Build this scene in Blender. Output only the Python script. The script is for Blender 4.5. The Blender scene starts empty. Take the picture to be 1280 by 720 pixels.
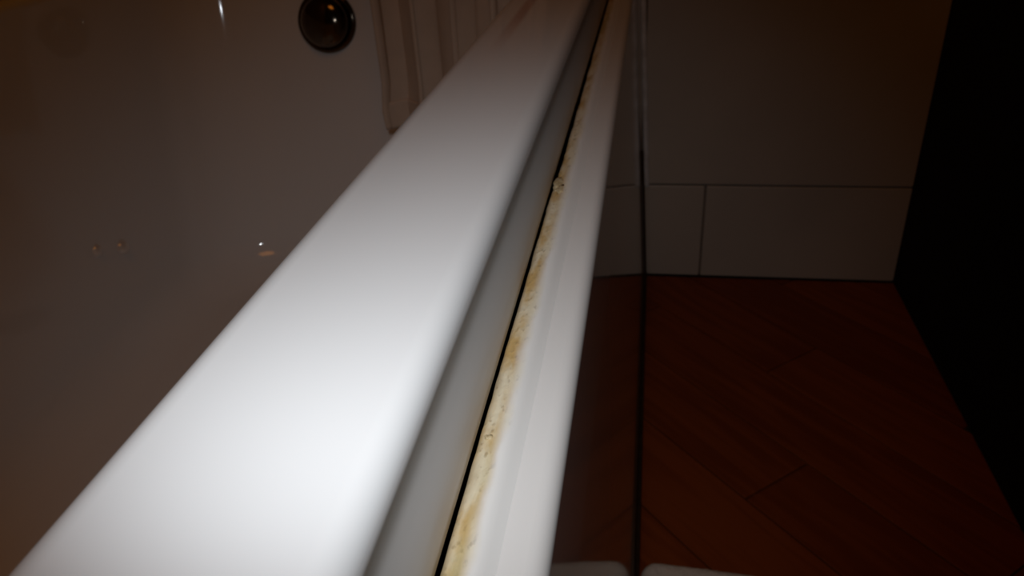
import bpy, bmesh, math, random
from mathutils import Vector, Matrix, noise
random.seed(7)
S = bpy.context.scene
C = S.collection
H = 0.68                      # height of the lens above the floor; the floor is z = 0

# ------------------------------------------------------------------ camera
def n3(v): return Vector(v).normalized()
F = 995.0
fy = n3((182, -571, F)); dn = n3((101, 1765, F)); dn = (dn - fy*dn.dot(fy)).normalized()
rx = dn.cross(fy).normalized()
row = lambda i: Vector((rx[i], fy[i], -dn[i]))
cx, cy, cz = row(0), -row(1), -row(2)
cam_d = bpy.data.cameras.new('camera'); cam = bpy.data.objects.new('camera', cam_d); C.objects.link(cam)
cam_d.sensor_width = 36.0; cam_d.lens = 36.0*F/1280; cam_d.clip_start = 0.01
cam_d.dof.use_dof = True; cam_d.dof.focus_distance = 0.27; cam_d.dof.aperture_fstop = 24
M = Matrix((cx, cy, cz)).transposed().to_4x4(); M.translation = (0, 0, H)
cam.matrix_world = M
S.camera = cam

# ------------------------------------------------------------------ world and lights
w = bpy.data.worlds.new('world'); S.world = w; w.use_nodes = True
w.node_tree.nodes['Background'].inputs['Color'].default_value = (1.0, 0.5, 0.22, 1)
w.node_tree.nodes['Background'].inputs['Strength'].default_value = 0.006
FLASH_W, LAMP_W = 2.85, 1.9
fl = bpy.data.lights.new('camera_flash', 'SPOT'); fl.energy = FLASH_W; fl.color = (0.90, 0.96, 1.02)
fl.shadow_soft_size = 0.012; fl.spot_size = math.radians(74); fl.spot_blend = 1.0
flo = bpy.data.objects.new('camera_flash', fl); C.objects.link(flo)
MF = M.copy(); MF.translation = Vector((0, 0, H)) + cy*0.054 - cx*0.028
aim = MF.translation + (-cz)*0.5 - cy*0.085
flo.matrix_world = Matrix.Translation(MF.translation) @ (aim - MF.translation).to_track_quat('-Z', 'Y').to_matrix().to_4x4()
S.view_settings.view_transform = 'Standard'; S.view_settings.look = 'None'
S.view_settings.gamma = 1.0; S.view_settings.use_curve_mapping = False
S.view_settings.exposure = 0.0

# ------------------------------------------------------------------ materials
def mat(name, col, rough=0.5, metal=0.0, coat=0.0, spec=0.5, var=None, scale=20.0, bump=0.0, bscale=200.0, stretch=(1, 1, 1)):
    m = bpy.data.materials.new(name); m.use_nodes = True
    nt = m.node_tree; b = nt.nodes['Principled BSDF']
    b.inputs['Base Color'].default_value = (*col, 1); b.inputs['Roughness'].default_value = rough
    b.inputs['Metallic'].default_value = metal; b.inputs['Specular IOR Level'].default_value = spec
    b.inputs['Coat Weight'].default_value = coat
    tc = nt.nodes.new('ShaderNodeTexCoord'); mp = nt.nodes.new('ShaderNodeMapping')
    mp.inputs['Scale'].default_value = stretch
    nt.links.new(tc.outputs['Object'], mp.inputs['Vector'])
    if var:
        t = nt.nodes.new('ShaderNodeTexNoise'); t.inputs['Scale'].default_value = scale; t.inputs['Detail'].default_value = 5
        r = nt.nodes.new('ShaderNodeValToRGB')
        r.color_ramp.elements[0].position = 0.35; r.color_ramp.elements[0].color = (*col, 1)
        r.color_ramp.elements[1].position = 0.7; r.color_ramp.elements[1].color = (*var, 1)
        nt.links.new(mp.outputs[0], t.inputs['Vector']); nt.links.new(t.outputs['Fac'], r.inputs[0])
        nt.links.new(r.outputs[0], b.inputs['Base Color'])
    if bump:
        t = nt.nodes.new('ShaderNodeTexNoise'); t.inputs['Scale'].default_value = bscale
        bp = nt.nodes.new('ShaderNodeBump'); bp.inputs['Strength'].default_value = bump; bp.inputs['Distance'].default_value = 0.002
        nt.links.new(mp.outputs[0], t.inputs['Vector']); nt.links.new(t.outputs['Fac'], bp.inputs['Height'])
        nt.links.new(bp.outputs[0], b.inputs['Normal'])
    return m

def nd(nt, kind, **kw):
    n = nt.nodes.new(kind)
    for k, v in kw.items(): setattr(n, k, v)
    return n
def math_n(nt, op, a, b=None, c=None, clamp=False):
    n = nt.nodes.new('ShaderNodeMath'); n.operation = op; n.use_clamp = clamp
    for i, v in enumerate((a, b, c)):
        if v is None: continue
        if hasattr(v, 'links'): nt.links.new(v, n.inputs[i])
        else: n.inputs[i].default_value = v
    return n.outputs[0]
def mix_col(nt, fac, a, b):
    n = nt.nodes.new('ShaderNodeMix'); n.data_type = 'RGBA'
    for sock, v in ((n.inputs[0], fac), (n.inputs[6], a), (n.inputs[7], b)):
        if hasattr(v, 'links'): nt.links.new(v, sock)
        else: sock.default_value = v if not isinstance(v, tuple) else (*v, 1)
    return n.outputs[2]
def ramp01(nt, x, lo, hi):
    n = nt.nodes.new('ShaderNodeMapRange'); n.clamp = True; n.interpolation_type = 'SMOOTHSTEP'
    nt.links.new(x, n.inputs[0]); n.inputs[1].default_value = lo; n.inputs[2].default_value = hi
    return n.outputs[0]

WHITE = (0.80, 0.795, 0.785)
M_GLOSS = mat('glossy_white_acrylic', (0.76, 0.74, 0.71), 0.06, coat=0.0, bump=0.02, bscale=8.0)
M_BRONZE = mat('dark_tarnished_chrome', (0.13, 0.10, 0.075), 0.12, metal=1.0, bump=0.03, bscale=60.0)
M_CHROME = mat('dull_chrome', (0.30, 0.25, 0.20), 0.14, metal=1.0, bump=0.03, bscale=60.0)
M_DARK = mat('dark_hollow', (0.02, 0.012, 0.006), 0.9, var=(0.03, 0.02, 0.01), scale=80)
M_TILE = mat('glazed_tile', (0.48, 0.42, 0.35), 0.45, var=(0.43, 0.38, 0.32), scale=6.0, bump=0.05, bscale=15.0)
M_GROUT = mat('grout', (0.24, 0.19, 0.15), 0.9, var=(0.18, 0.14, 0.11), scale=60.0, bump=0.3)
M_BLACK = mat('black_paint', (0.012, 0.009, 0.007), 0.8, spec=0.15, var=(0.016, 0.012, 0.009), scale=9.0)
M_WALL = mat('matt_wall_paint', (0.45, 0.38, 0.31), 0.85, var=(0.42, 0.35, 0.28), scale=5.0, bump=0.1)
M_MAT = mat('cotton_pile', (0.72, 0.66, 0.58), 0.95, spec=0.1, var=(0.66, 0.60, 0.53), scale=90.0, bump=0.8, bscale=500.0)
M_CURTAIN = mat('curtain_fabric', (0.62, 0.50, 0.40), 0.75, spec=0.2, var=(0.56, 0.45, 0.36), scale=30.0, bump=0.15, bscale=900.0)
M_BEAD = mat('grey_silicone', (0.74, 0.73, 0.72), 0.35, var=(0.50, 0.46, 0.42), scale=40.0)

# white tub acrylic; yellow-brown grime along the joint and one red-brown streak at the far end of the rim
def tub_material():
    m = bpy.data.materials.new('tub_acrylic'); m.use_nodes = True
    nt = m.node_tree; b = nt.nodes['Principled BSDF']
    b.inputs['Roughness'].default_value = 0.06
    tc = nd(nt, 'ShaderNodeTexCoord'); sp = nd(nt, 'ShaderNodeSeparateXYZ'); nt.links.new(tc.outputs['Object'], sp.inputs[0])
    x, y, z = sp.outputs
    mp = nd(nt, 'ShaderNodeMapping'); mp.inputs['Scale'].default_value = (60, 9, 60); nt.links.new(tc.outputs['Object'], mp.inputs[0])
    tx = nd(nt, 'ShaderNodeTexNoise'); tx.inputs['Scale'].default_value = 1.0; tx.inputs['Detail'].default_value = 4
    nt.links.new(mp.outputs[0], tx.inputs['Vector'])
    low = math_n(nt, 'MULTIPLY', ramp01(nt, math_n(nt, 'MULTIPLY', z, -1.0), -(H-0.150), -(H-0.169)), ramp01(nt, x, -0.060, -0.056))
    g = math_n(nt, 'MULTIPLY', low, ramp01(nt, tx.outputs['Fac'], 0.25, 0.75))
    g = math_n(nt, 'MULTIPLY', g, 0.9)
    base = mix_col(nt, g, WHITE, (0.42, 0.27, 0.11))
    # red-brown streak along the rim, stronger towards the far end
    sx = math_n(nt, 'ABSOLUTE', math_n(nt, 'ADD', x, 0.1010)); sx = math_n(nt, 'SUBTRACT', 1.0, ramp01(nt, sx, 0.002, 0.0065))
    sy = ramp01(nt, y, 0.50, 0.66)
    on = ramp01(nt, z, H-0.125, H-0.122)
    s = math_n(nt, 'MULTIPLY', math_n(nt, 'MULTIPLY', sx, sy), math_n(nt, 'MULTIPLY', on, 0.5))
    base = mix_col(nt, s, base, (0.42, 0.11, 0.04))
    # the moulded outer lip is matt and a little dingy, the rest polished
    lip = math_n(nt, 'MULTIPLY', ramp01(nt, x, -0.062, -0.058), math_n(nt, 'SUBTRACT', 1.0, ramp01(nt, z, H-0.130, H-0.124)))
    base = mix_col(nt, math_n(nt, 'MULTIPLY', lip, 0.35), base, (0.66, 0.55, 0.47))
    nt.links.new(base, b.inputs['Base Color'])
    nt.links.new(math_n(nt, 'ADD', math_n(nt, 'MULTIPLY', lip, 0.45), 0.06), b.inputs['Roughness'])
    nt.links.new(math_n(nt, 'SUBTRACT', 0.5, math_n(nt, 'MULTIPLY', lip, 0.15)), b.inputs['Specular IOR Level'])
    return m
M_TUB = tub_material()

def sealant_material():
    m = bpy.data.materials.new('stained_sealant'); m.use_nodes = True
    nt = m.node_tree; b = nt.nodes['Principled BSDF']; b.inputs['Roughness'].default_value = 0.45
    tc = nd(nt, 'ShaderNodeTexCoord'); sp = nd(nt, 'ShaderNodeSeparateXYZ'); nt.links.new(tc.outputs['Object'], sp.inputs[0])
    x, y, z = sp.outputs
    x = math_n(nt, 'DIVIDE', x, 1.083)
    def nz(sc, det=5):
        mp = nd(nt, 'ShaderNodeMapping'); mp.inputs['Scale'].default_value = sc; nt.links.new(tc.outputs['Object'], mp.inputs[0])
        t = nd(nt, 'ShaderNodeTexNoise'); t.inputs['Scale'].default_value = 1.0; t.inputs['Detail'].default_value = det
        nt.links.new(mp.outputs[0], t.inputs['Vector']); return t.outputs['Fac']
    a, c, d = nz((120, 38, 120)), nz((500, 260, 500)), nz((60, 7, 60), 2)
    # stain runs out towards the white ridge, edge wobbling with the noise
    edge = math_n(nt, 'ADD', x, math_n(nt, 'MULTIPLY', math_n(nt, 'SUBTRACT', a, 0.5), 0.008))
    st = math_n(nt, 'SUBTRACT', 1.0, ramp01(nt, edge, -0.0425, -0.0375))
    ochre = mix_col(nt, ramp01(nt, a, 0.40, 0.66), (0.74, 0.66, 0.48), (0.56, 0.38, 0.15))
    ochre = mix_col(nt, math_n(nt, 'MULTIPLY', ramp01(nt, c, 0.56, 0.72), 0.55), ochre, (0.24, 0.15, 0.06))
    olive = mix_col(nt, ramp01(nt, d, 0.52, 0.70), ochre, (0.50, 0.41, 0.18))
    grime = math_n(nt, 'SUBTRACT', 1.0, ramp01(nt, edge, -0.0475, -0.0445))
    olive = mix_col(nt, math_n(nt, 'MULTIPLY', grime, 0.5), olive, (0.30, 0.19, 0.06))
    col = mix_col(nt, st, (0.80, 0.785, 0.75), olive)
    nt.links.new(col, b.inputs['Base Color'])
    bp = nd(nt, 'ShaderNodeBump'); bp.inputs['Strength'].default_value = 0.5; bp.inputs['Distance'].default_value = 0.001
    nt.links.new(math_n(nt, 'MULTIPLY', st, 0.5), bp.inputs['Strength'])
    nt.links.new(c, bp.inputs['Height']); nt.links.new(bp.outputs[0], b.inputs['Normal'])
    return m
M_SEAL = sealant_material()

def plank_material():
    m = bpy.data.materials.new('red_brown_wood'); m.use_nodes = True
    nt = m.node_tree; b = nt.nodes['Principled BSDF']; b.inputs['Roughness'].default_value = 0.55; b.inputs['Specular IOR Level'].default_value = 0.2
    tc = nd(nt, 'ShaderNodeTexCoord'); oi = nd(nt, 'ShaderNodeObjectInfo')
    mp = nd(nt, 'ShaderNodeMapping'); mp.inputs['Rotation'].default_value = (0, 0, math.radians(49)); nt.links.new(tc.outputs['Object'], mp.inputs[0])
    m2 = nd(nt, 'ShaderNodeMapping'); m2.inputs['Scale'].default_value = (6, 70, 20); nt.links.new(mp.outputs[0], m2.inputs[0])
    t = nd(nt, 'ShaderNodeTexNoise'); t.inputs['Scale'].default_value = 1.0; t.inputs['Detail'].default_value = 6; t.inputs['Distortion'].default_value = 0.6
    nt.links.new(m2.outputs[0], t.inputs['Vector'])
    f = math_n(nt, 'ADD', ramp01(nt, t.outputs['Fac'], 0.3, 0.7), math_n(nt, 'MULTIPLY', math_n(nt, 'SUBTRACT', oi.outputs['Random'], 0.5), 0.9), clamp=True)
    nt.links.new(mix_col(nt, f, (0.17, 0.034, 0.006), (0.24, 0.054, 0.010)), b.inputs['Base Color'])
    return m
M_PLANK = plank_material()

# ------------------------------------------------------------------ mesh helpers
def link(name, bm, m, parent=None, smooth=False, loc=None):
    me = bpy.data.meshes.new(name); bm.normal_update(); bm.to_mesh(me); bm.free()
    me.materials.append(m)
    if smooth:
        for p in me.polygons: p.use_smooth = True
    o = bpy.data.objects.new(name, me); C.objects.link(o)
    if loc: o.location = loc
    if parent: o.parent = parent
    return o
def tag(o, label=None, cat=None, group=None, kind=None):
    for k, v in (('label', label), ('category', cat), ('group', group), ('kind', kind)):
        if v: o[k] = v
    return o
def empty(name, loc=(0, 0, 0)):
    o = bpy.data.objects.new(name, None); C.objects.link(o); o.location = loc; o.empty_display_size = 0.05
    return o
def box(x0, x1, y0, y1, z0, z1, bev=0.0, seg=1):
    bm = bmesh.new()
    bmesh.ops.create_cube(bm, size=1.0)
    for v in bm.verts:
        v.co = Vector(((x0+x1)/2 + v.co.x*(x1-x0), (y0+y1)/2 + v.co.y*(y1-y0), (z0+z1)/2 + v.co.z*(z1-z0)))
    if bev: bmesh.ops.bevel(bm, geom=list(bm.edges), offset=bev, segments=seg, affect='EDGES', profile=0.5)
    return bm
def extrude_profile(rows, closed=False):
    """rows: list of lists of points of equal length -> quad strip mesh"""
    bm = bmesh.new(); vs = [[bm.verts.new(p) for p in r] for r in rows]
    for a, b in zip(vs, vs[1:]):
        for i in range(len(a)-1 + (1 if closed else 0)):
            j = (i+1) % len(a); bm.faces.new((a[i], a[j], b[j], b[i]))
    return bm, vs
def lathe(profile, n=40, axis=None, origin=None):
    """profile of (radius, height); revolved round z, then turned so z -> axis at origin"""
    bm = bmesh.new(); rings = []
    for r, h in profile:
        if r < 1e-6: rings.append([bm.verts.new((0, 0, h))])
        else: rings.append([bm.verts.new((r*math.cos(2*math.pi*k/n), r*math.sin(2*math.pi*k/n), h)) for k in range(n)])
    for a, b in zip(rings, rings[1:]):
        for k in range(n):
            j = (k+1) % n
            if len(a) == 1: bm.faces.new((a[0], b[k], b[j]))
            elif len(b) == 1: bm.faces.new((a[k], a[j], b[0]))
            else: bm.faces.new((a[k], a[j], b[j], b[k]))
    bmesh.ops.recalc_face_normals(bm, faces=bm.faces)
    if axis is not None:
        bmesh.ops.transform(bm, matrix=Matrix.Translation(origin) @ Vector(axis).normalized().to_track_quat('Z', 'Y').to_matrix().to_4x4(), verts=bm.verts)
    return bm

# ------------------------------------------------------------------ room shell
WX, WY, LX, BY, TOP = 0.418, 1.256, -0.80, -0.75, 2.35    # right wall, far wall, left wall, wall behind, ceiling
T = 0.10
fl_base = tag(link('floor', box(LX-T, WX+T, BY, WY+T, -0.08, -0.006), M_DARK), 'dark subfloor under diagonal red-brown planks', kind='structure')
back = tag(link('wall_back', box(LX-T, WX+T, WY+0.004, WY+T, 0, TOP), M_GROUT), 'pale tiled wall across the far end of the tub', kind='structure')
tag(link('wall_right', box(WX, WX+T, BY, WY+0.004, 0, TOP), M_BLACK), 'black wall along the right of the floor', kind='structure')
tag(link('wall_left', box(LX-T, LX, BY, WY+0.004, 0, TOP), M_WALL), 'plain wall along the far side of the tub', kind='structure')
tag(link('ceiling', box(LX-T, WX+T, BY, WY+T, TOP, TOP+T), M_WALL), 'plain ceiling', kind='structure')

# wall tiles, each its own piece; the lowest row is cut short at the floor
def tile(x0, x1, z0, z1):
    o = link('tile', box(x0, x1, WY-0.004, WY+0.006, z0, z1, 0.0015, 2), M_TILE, back); return o
g = 0.0015
JZ = H - 0.510
rowsz = [(0.002, JZ-g)] + [(JZ+g+k*0.33, JZ-g+(k+1)*0.33) for k in range(7)]
for k, (z0, z1) in enumerate(rowsz):
    off = 0.098 if k % 2 == 0 else -0.007
    xs = [LX] + [off + 0.45*j for j in range(-2, 2)] + [WX]
    xs = sorted(x for x in xs if LX <= x <= WX)
    for a, b in zip(xs, xs[1:]):
        if b-a > 0.02: tile(a+g, b-g, z0, min(z1, TOP-0.002))

# diagonal floor planks
def clip(poly, nx, ny, d):        # keep nx*x + ny*y <= d
    out = []
    for i, p in enumerate(poly):
        q = poly[(i+1) % len(poly)]; a = nx*p[0]+ny*p[1]-d; b = nx*q[0]+ny*q[1]-d
        if a <= 0: out.append(p)
        if (a < 0 < b) or (b < 0 < a):
            t = a/(a-b); out.append((p[0]+t*(q[0]-p[0]), p[1]+t*(q[1]-p[1])))
    return out
u = Vector((0.653, -0.757)); v = Vector((0.757, 0.653)); PW, PL, JG = 0.105, 0.62, 0.0012
v0 = 0.774
for i in range(-14, 8):
    for j in range(-4, 5):
        s0 = (j + (0.37*i) % 1.0)*PL; s1 = s0 + PL
        a, b = v0 + i*PW + JG, v0 + (i+1)*PW - JG
        q = [u*(s0+JG)+v*a, u*(s1-JG)+v*a, u*(s1-JG)+v*b, u*(s0+JG)+v*b]
        poly = [(p.x, p.y) for p in q]
        for c in ((1, 0, WX-0.001), (-1, 0, 0.06), (0, 1, WY-0.005), (0, -1, -BY)): poly = clip(poly, *c) if len(poly) > 2 else []
        if len(poly) < 3: continue
        area = 0.5*abs(sum(poly[k][0]*poly[(k+1) % len(poly)][1]-poly[(k+1) % len(poly)][0]*poly[k][1] for k in range(len(poly))))
        if area < 2e-4: continue
        if sum((poly[k][0]*poly[(k+1) % len(poly)][1]-poly[(k+1) % len(poly)][0]*poly[k][1]) for k in range(len(poly))) < 0: poly.reverse()
        bm = bmesh.new(); cxm = sum(p[0] for p in poly)/len(poly); cym = sum(p[1] for p in poly)/len(poly)
        n = len(poly); h = -0.0008 + random.uniform(-0.0003, 0.0003)
        lo = [bm.verts.new((x, y, -0.008)) for x, y in poly]; mid = [bm.verts.new((x, y, h-0.0008)) for x, y in poly]
        up = [bm.verts.new((cxm+(x-cxm)*0.985, cym+(y-cym)*0.985, h)) for x, y in poly]
        for k in range(n):
            l = (k+1) % n; bm.faces.new((lo[k], lo[l], mid[l], mid[k])); bm.faces.new((mid[k], mid[l], up[l], up[k]))
        bm.faces.new(up)
        link('plank', bm, M_PLANK, fl_base)

# ------------------------------------------------------------------ bathtub
tub = tag(empty('bathtub', (-0.42, 0.40, 0.0)), 'white acrylic bathtub with broad flat rim and deep basin', 'bathtub')
TL = Vector((-0.42, 0.40, 0.0))
def keep(o):     # parent while keeping the mesh in world coordinates
    o.parent = tub; o.matrix_parent_inverse = Matrix.Translation(-TL); return o
def ring(x0, x1, y0, y1, r, z, nc=14, ns=(26, 60)):
    pts = []
    for (ccx, ccy, a0, ex, ey, m) in ((x1-r, y1-r, 0, x0+r, y1, ns[0]), (x0+r, y1-r, 90, x0, y0+r, ns[1]), (x0+r, y0+r, 180, x1-r, y0, ns[0]), (x1-r, y0+r, 270, x1, y1-r, ns[1])):
        arc = [(ccx + r*math.cos(math.radians(a0+90*k/nc)), ccy + r*math.sin(math.radians(a0+90*k/nc))) for k in range(nc+1)]
        pts += arc
        sx, sy = arc[-1]
        pts += [(sx+(ex-sx)*k/m, sy+(ey-sy)*k/m) for k in range(1, m)]
    return [Vector((x, y, z)) for x, y in pts]
RX = -0.0540          # outer edge of the flat rim
zr = H - 0.120
rings = []
# skirt: lower lip, sloping a little outwards, then the rolled top edge
def outer(dx, z): return ring(-0.795-0.0+max(0, -dx)*0, RX+dx, -0.46, WY-0.008, 0.02, z)
for dx, z in ((-0.020, H-0.190), (-0.020, H-0.1695), (0.0006, H-0.1702), (0.0018, H-0.1699), (0.0023, H-0.1690), (0.0021, H-0.1660), (0.0012, H-0.1570), (0.0003, H-0.1480), (-0.0008, H-0.1420), (-0.0010, H-0.1360), (-0.0004, H-0.1310)): rings.append(outer(dx, z))
R0 = 0.0090
for k in range(0, 9):
    a = math.radians(10*(1-k/8) + 90*k/8); rings.append(outer(-R0+R0*math.cos(math.radians(90*k/8))*1.0, zr-R0+R0*math.sin(math.radians(90*k/8))))
IX, IXL, IY0, IY1 = -0.1150, -0.676, -0.37, 1.140
R1 = 0.012
for k in range(0, 9):
    a = math.radians(90*k/8); d = R1*math.sin(a); z = zr - R1 + R1*math.cos(a)
    rings.append(ring(IXL-d+0.0, IX-d, IY0-d*0, IY1+d*0, 0.105, z) if False else ring(IXL+d, IX-d, IY0+d, IY1-d, 0.105, z))
def basin(t, z, extra=0.0):     # t: 0 top .. 1 bottom
    e = extra
    return ring(IXL+R1+0.002*t+e, IX-R1-0.050*t-e, IY0+R1+0.22*t+e*1.2, IY1-R1-0.074*t-e, 0.105+0.03*t-0.3*e, z)
zt, zb, RF = zr-R1, H-0.575, 0.060
for k in range(1, 14):
    t = k/13; rings.append(basin(t*0.86, zt + (zb+RF-zt)*t))
for k in range(1, 13):
    a = math.radians(90*k/12); rings.append(basin(0.86+0.14*math.sin(a)*0.4, zb+RF-RF*math.sin(a), RF*(1-math.cos(a))))
base = basin(0.86+0.056, zb, RF); cen = Vector((-0.425, 0.40, zb-0.006))
for s in (0.8, 0.55, 0.3, 0.1): rings.append([Vector((cen.x+(p.x-cen.x)*s, cen.y+(p.y-cen.y)*s, zb-0.006*(1-s))) for p in base])
bm, vs = extrude_profile(rings, closed=True)
bm.faces.new(vs[-1])
bmesh.ops.recalc_face_normals(bm, faces=bm.faces)
keep(link('tub_shell', bm, M_TUB, smooth=True))

# overflow cover on the sloping end wall: flange, domed turning knob with grip dimples
def endwall_y(z):
    t = (zt-z)/(zt-(zb+RF)); return IY1-R1-0.074*0.86*t
oz = H-0.2125
ax = Vector((0.0, -1.0, (endwall_y(oz+0.01)-endwall_y(oz-0.01))/0.02*1.0)).normalized()
oo = Vector((-0.4540, endwall_y(oz), oz))
ov = keep(link('overflow_cover', lathe([(0, -0.004), (0.0430, -0.004), (0.0430, 0.003), (0.0420, 0.005), (0.0395, 0.006), (0.0365, 0.0055), (0.033, 0.004), (0, 0.004)], 48, ax, oo), M_BRONZE, smooth=True))
ov['label'] = 'dark chrome overflow cover'
kn = link('overflow_knob', lathe([(0.031, 0.004), (0.0345, 0.009), (0.0350, 0.012), (0.0335, 0.0155), (0.0295, 0.0195), (0.0235, 0.0230), (0.016, 0.0255), (0.008, 0.0268), (0, 0.0272)], 48, ax, oo), M_BRONZE, smooth=True)
kn.parent = ov
# drain in the tub floor
dr = keep(link('drain', lathe([(0, 0.001), (0.030, 0.001), (0.034, 0.0035), (0.036, 0.003), (0.0365, -0.004)], 40, (0, 0, 1), (-0.43, 0.86, zb-0.002)), M_CHROME, smooth=True))
pl = link('drain_plug', lathe([(0, 0.008), (0.012, 0.0075), (0.022, 0.005), (0.0245, 0.002), (0.0245, 0.0)], 40, (0, 0, 1), (-0.43, 0.86, zb-0.001)), M_CHROME, smooth=True); pl.parent = dr

# ------------------------------------------------------------------ bath panel below the rim
KX, KZ = 1.083, -0.013
zl = H - 0.1582 + KZ
RP = 0.0060
P_top = Vector((-0.0205*KX, zl)); P_bot = Vector((0.0030, 0.007))
slope = (P_bot.x - (P_top.x))/(P_top.y - P_bot.y)
def prof_ledge():
    pts = [(-0.0440*KX, zl-0.012), (-0.0440*KX, zl), (-0.040*KX, zl), (P_top.x-RP, zl)]
    return pts
def prof_face():
    pts = []
    cxp, czp = P_top.x-RP, zl-RP
    for k in range(0, 9):
        a = math.radians(90 - (90-2.6)*k/8); pts.append((cxp+RP*math.cos(a), czp+RP*math.sin(a)))
    pts += [(P_top.x + slope*(zl-z), z) for z in (0.45, 0.35, 0.2, 0.08)]
    pts += [(P_bot.x, P_bot.y), (P_bot.x-0.012, P_bot.y)]
    return pts
ys = [-0.44 + (WY-0.008+0.44)*k/24 for k in range(25)]
bm, _ = extrude_profile([[Vector((x, y, z)) for x, z in prof_ledge()] for y in ys]); bmesh.ops.recalc_face_normals(bm, faces=bm.faces)
led_bm = bm
bm, vs = extrude_profile([[Vector((x, y, z)) for x, z in prof_face()] for y in ys])
for f_ in bm.faces: f_.smooth = f_.calc_center_median().z > zl-RP-0.0005
bmesh.ops.recalc_face_normals(bm, faces=bm.faces)
side = keep(link('side_panel', bm, M_GLOSS)); side['label'] = 'glossy white side panel mirroring the brown floor'
led = link('ledge', led_bm, M_GLOSS, side)
pln = link('plinth', box(-0.05, -0.006, -0.44, WY-0.008, 0.0, 0.03), M_DARK, side)

# ------------------------------------------------------------------ yellowed sealant between rim and ledge
def nz1(y, s, k): return noise.noise(Vector((y*s, k*7.3, k*1.7)))
rows = []
N = 620
for i in range(N+1):
    y = -0.40 + (WY-0.010+0.40)*i/N
    far = min(1, max(0, (y-0.405)/0.02))
    wob = 0.00030*nz1(y, 45, 1) + 0.00025*nz1(y, 150, 2)
    lf = -0.0470 + 0.0012*far*(0.6+0.8*abs(nz1(y, 18, 3))) + wob
    hz = 0.0003*nz1(y, 60, 4) + 0.0002*nz1(y, 210, 5)
    re = -0.0362 + 0.0004*nz1(y, 9, 6) + 0.00012*nz1(y, 40, 7)
    pr = [(lf, -0.176), (lf, -0.1585), (lf+0.0004, -0.1574+hz), (lf+0.0018, -0.1569+hz*1.2), (-0.0425, -0.1563+hz), (-0.0405, -0.1557+0.5*hz), (-0.0388, -0.1554), (-0.0372, -0.1558), (-0.0356, -0.1567), (re+0.0020, -0.1576), (re+0.0036, -0.1584)]
    rows.append([Vector((x*KX, y, H+z+KZ)) for x, z in pr])
bm, _ = extrude_profile(rows); bmesh.ops.recalc_face_normals(bm, faces=bm.faces)
seal = tag(link('sealant_strip', bm, M_SEAL, smooth=True), 'yellowed silicone sealant strip between tub rim and white ledge', 'sealant')
def lump(x, y, z, rx_, ry_, rz_, seed):
    bm = bmesh.new(); bmesh.ops.create_icosphere(bm, subdivisions=3, radius=1.0)
    for q in bm.verts:
        k = 1 + 0.5*noise.noise(q.co*1.6 + Vector((seed, 0, 0))) + 0.25*noise.noise(q.co*4 + Vector((seed, 3, 0))); q.co = Vector((x*KX+q.co.x*rx_*k, y*KX+q.co.y*ry_*k, H+z+KZ+q.co.z*rz_*k))
    o = link('sealant_lump', bm, M_LUMP, smooth=True); o.parent = seal
M_LUMP = mat('loose_sealant', (0.56, 0.47, 0.29), 0.4, var=(0.42, 0.31, 0.15), scale=400.0)
lump(-0.0448, 0.384, -0.1568, 0.0026, 0.0080, 0.0012, 1)
lump(-0.0415, 0.376, -0.1563, 0.0030, 0.0060, 0.0005, 2)
lump(-0.0440, 0.1825, -0.1569, 0.0017, 0.0012, 0.0008, 3)

# sealing bead where the panel meets the tiled wall
def face_x(z): return P_top.x + slope*(zl-z)
def bead_prof(z):
    return [Vector((face_x(z)+0.0075+0.0045*math.cos(math.radians(a)), WY-0.004-0.004*math.sin(math.radians(a)), z)) for a in range(0, 181, 20)]
bm, _ = extrude_profile([bead_prof(JZ + (zl+0.002-JZ)*k/12) for k in range(13)]); bmesh.ops.recalc_face_normals(bm, faces=bm.faces)
tag(link('corner_sealant', bm, M_BEAD, smooth=True), 'thin pale upright bead in the corner of panel and tiled wall', 'sealant')
# dark strips: painted shade of the gap under the panel, and the corner joint
M_JOINT_SHADE = mat('dark_joint_and_shade', (0.03, 0.016, 0.010), 0.8, spec=0.1, var=(0.05, 0.028, 0.016), scale=90.0)
ft = link('foot_shade_strip', box(P_bot.x+0.0003, P_bot.x+0.0048, -0.44, WY-0.006, 0.0, 0.010, 0.0015, 2), M_JOINT_SHADE, side)  # dark strip in place of the shadow line where panel meets floor
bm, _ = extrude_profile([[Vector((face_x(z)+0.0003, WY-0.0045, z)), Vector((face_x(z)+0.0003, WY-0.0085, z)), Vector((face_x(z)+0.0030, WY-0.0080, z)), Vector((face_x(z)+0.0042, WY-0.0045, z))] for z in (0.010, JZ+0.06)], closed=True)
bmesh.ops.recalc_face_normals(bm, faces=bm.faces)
cj = link('corner_joint', bm, M_JOINT_SHADE, side)

# ------------------------------------------------------------------ shower curtain gathered at the far end, tucked inside the tub
cur = tag(empty('shower_curtain', (-0.24, 0.96, H-0.320)), 'gathered beige shower curtain hanging inside the far end of the tub', 'curtain')
CL = Vector((-0.24, 0.96, H-0.320))
def cpt(s, z):      # s 0..1 across, z world
    dep = max(0, min(1, (z-(H-0.32))/1.6))
    x = -0.338 + 0.215*s
    y = 0.985 - 0.035*s
    ph = 2*math.pi*(3.0*s**0.85 + 1.6*s*s) - 2.2; amp = 0.020 - 0.008*s
    y += amp*math.sin(ph) + 0.003*math.sin(2.3*ph + 4*z)
    x += 0.008*math.sin(2*ph) + 0.004*math.sin(5*z+6*s)
    if s < 0.06: y += 0.012*(1-s/0.06)
    x += 0.010*max(0, 1-abs(z-(H-0.30))/0.04)*(0.5-s)*-1 * 1.0
    return Vector((x, y, z))
z0, z1 = H-0.322, 1.98
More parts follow.
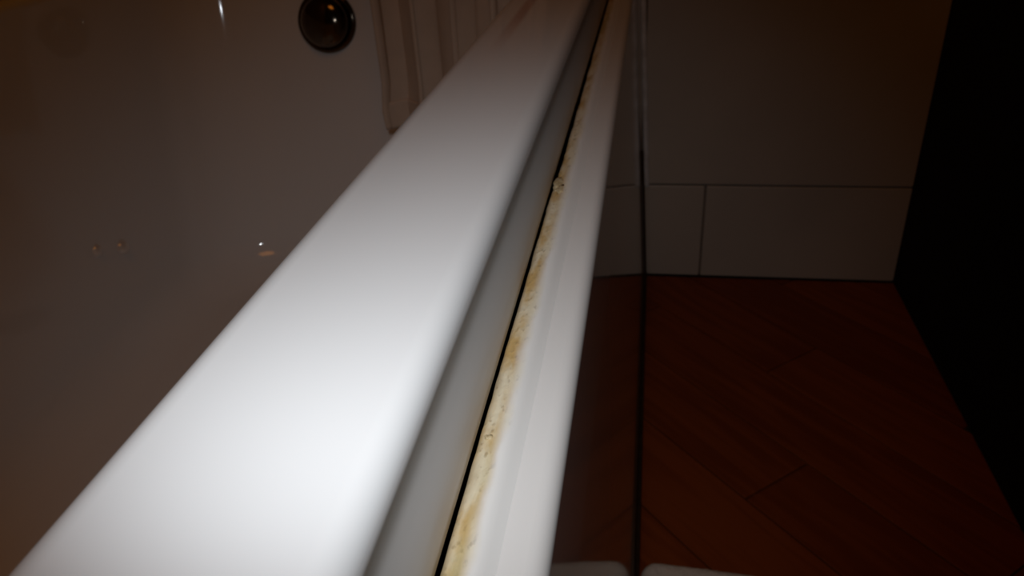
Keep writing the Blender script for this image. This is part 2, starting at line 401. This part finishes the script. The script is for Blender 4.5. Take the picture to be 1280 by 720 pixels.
zs = [z0 + 0.0, z0+0.004, z0+0.012, z0+0.024, z0+0.034, z0+0.042, z0+0.06] + [z0+0.06+(z1-z0-0.06)*k/24 for k in range(1, 25)]
def curtain_rows(zlist, off):
    rows = []
    for z in zlist:
        r = []
        for k in range(121):
            s = k/120; p = cpt(s, z); q = cpt(min(1, s+0.004), z); d = (q-cpt(max(0, s-0.004), z)); nrm = Vector((d.y, -d.x, 0)).normalized()
            r.append(p + nrm*off)
        rows.append(r)
    return rows
bm, _ = extrude_profile(curtain_rows(zs, 0.0))
cl = link('curtain_cloth', bm, M_CURTAIN, smooth=True); cl.parent = cur; cl.matrix_parent_inverse = Matrix.Translation(-CL)
md = cl.modifiers.new('thickness', 'SOLIDIFY'); md.thickness = 0.0012
bm, _ = extrude_profile(curtain_rows([z0-0.001, z0+0.002, z0+0.018, z0+0.030, z0+0.034], 0.0018))
hm = link('hem', bm, M_CURTAIN, smooth=True); hm.parent = cur; hm.matrix_parent_inverse = Matrix.Translation(-CL)
md = hm.modifiers.new('thickness', 'SOLIDIFY'); md.thickness = 0.0022
# rail it hangs from, along the tub
rod = tag(link('curtain_rail', lathe([(0, -0.30), (0.011, -0.30), (0.011, 1.252), (0, 1.252)], 20, (0, 1, 0), (-0.24, 0, 1.995)), M_CHROME, smooth=True), 'round chrome rail above the shower curtain', 'curtain rail')

# ------------------------------------------------------------------ white bath mat lying on the floor against the panel
bm_c = Vector((0.0, 0.36, 0.0))
NX, NY = 90, 90
x0, x1, y0, y1 = 0.0090, 0.385, 0.02, 0.602
def sd(x, y, r=0.018):
    qx = abs(x-(x0+x1)/2)-((x1-x0)/2-r); qy = abs(y-(y0+y1)/2)-((y1-y0)/2-r)
    return math.hypot(max(qx, 0), max(qy, 0)) + min(max(qx, qy), 0) - r
rows = []
for j in range(NY+1):
    r = []
    for i in range(NX+1):
        x = x0 + (x1-x0)*i/NX; y = y0 + (y1-y0)*j/NY
        # denser near the edges
        fx = i/NX; x = x0 + (x1-x0)*(0.5-0.5*math.cos(math.pi*fx)); fy_ = j/NY; y = y0 + (y1-y0)*(0.5-0.5*math.cos(math.pi*fy_))
        d = sd(x, y)
        if d > 0:
            # pull the square corners back onto the rounded outline
            cxr = min(max(x, x0+0.018), x1-0.018); cyr = min(max(y, y0+0.018), y1-0.018)
            vv = Vector((x-cxr, y-cyr)); vv = vv.normalized()*0.018; x, y = cxr+vv.x, cyr+vv.y; d = 0
        h = 0.016*(1-max(0, 1+d/0.014)**2)**0.5 if d > -0.014 else 0.016
        band = 0.003*(1 if -0.060 < d < -0.045 else 0)
        z = 0.0005 + max(0, h - band) + (0.0012*noise.noise(Vector((x*160, y*160, 0))) if d < -0.004 else 0)
        y += -0.06*(x-x0) + 0.006*math.sin(x*9+0.9) - 0.006*math.sin(0.9+0.05)
        r.append(Vector((x, y, z)))
    rows.append(r)
bm, _ = extrude_profile(rows); bmesh.ops.recalc_face_normals(bm, faces=bm.faces)
if sum(f_.normal.z for f_ in bm.faces) < 0: bmesh.ops.reverse_faces(bm, faces=bm.faces)
tag(link('bath_mat', bm, M_MAT, smooth=True), 'off-white cotton bath mat on the brown floor beside the panel', 'bath mat')

# ------------------------------------------------------------------ glossy domes added on the tub wall for their glints
M_GLINT = mat('glint_gloss', (0.80, 0.78, 0.75), 0.03, coat=1.0, spec=1.0)
M_GLINT.node_tree.nodes['Principled BSDF'].inputs['IOR'].default_value = 2.2

bpy.context.view_layer.update()
shell = bpy.data.objects['tub_shell']
def glint(px, py, r, label):
    d = (cx*(px-640) - cy*(py-360) - cz*F).normalized()
    inv = shell.matrix_world.inverted()
    ok, hit, nrm, _ = shell.ray_cast(inv @ Vector((0, 0, H)), d)
    if not ok: return
    hit = shell.matrix_world @ hit
    if nrm.dot(d) > 0: nrm = -nrm
    Rc = 1.03*r; a_m = math.asin(r/Rc)
    prof = [(Rc*math.sin(a_m*k/8), Rc*math.cos(a_m*k/8)-Rc*math.cos(a_m)+0.0002) for k in range(8, -1, -1)]
    prof[-1] = (0, prof[-1][1]); prof.insert(0, (r, -0.0002))
    o = link('glint_dome', lathe(prof, 20, nrm, (0, 0, 0)), M_GLINT, smooth=True, loc=hit)
    tag(o, label, 'added glint dome', 'added glint domes on the tub wall')
glint(153, 309, 0.0100, 'larger right one of two glossy domes added for glints on the tub wall')
glint(121, 313, 0.0080, 'smaller left one of two glossy domes added for glints on the tub wall')

# ------------------------------------------------------------------ warm ceiling lamp (above the frame)
lamp = tag(empty('ceiling_lamp', (0.02, -0.32, TOP)), 'round warm ceiling lamp with a glass bowl', 'lamp')
lb = link('lamp_base', lathe([(0, 0), (0.36, 0), (0.36, -0.02), (0.345, -0.025), (0, -0.025)], 36), M_CHROME, lamp, smooth=True)
mg = bpy.data.materials.new('lit_lamp_glass'); mg.use_nodes = True
bn = mg.node_tree.nodes['Principled BSDF']; bn.inputs['Base Color'].default_value = (0.8, 0.7, 0.55, 1)
bn.inputs['Emission Color'].default_value = (1.0, 0.35, 0.05, 1); bn.inputs['Emission Strength'].default_value = LAMP_W
link('lamp_bowl', lathe([(0.330, -0.022), (0.335, -0.045), (0.305, -0.080), (0.210, -0.105), (0.075, -0.118), (0, -0.120)], 36), mg, lamp, smooth=True)
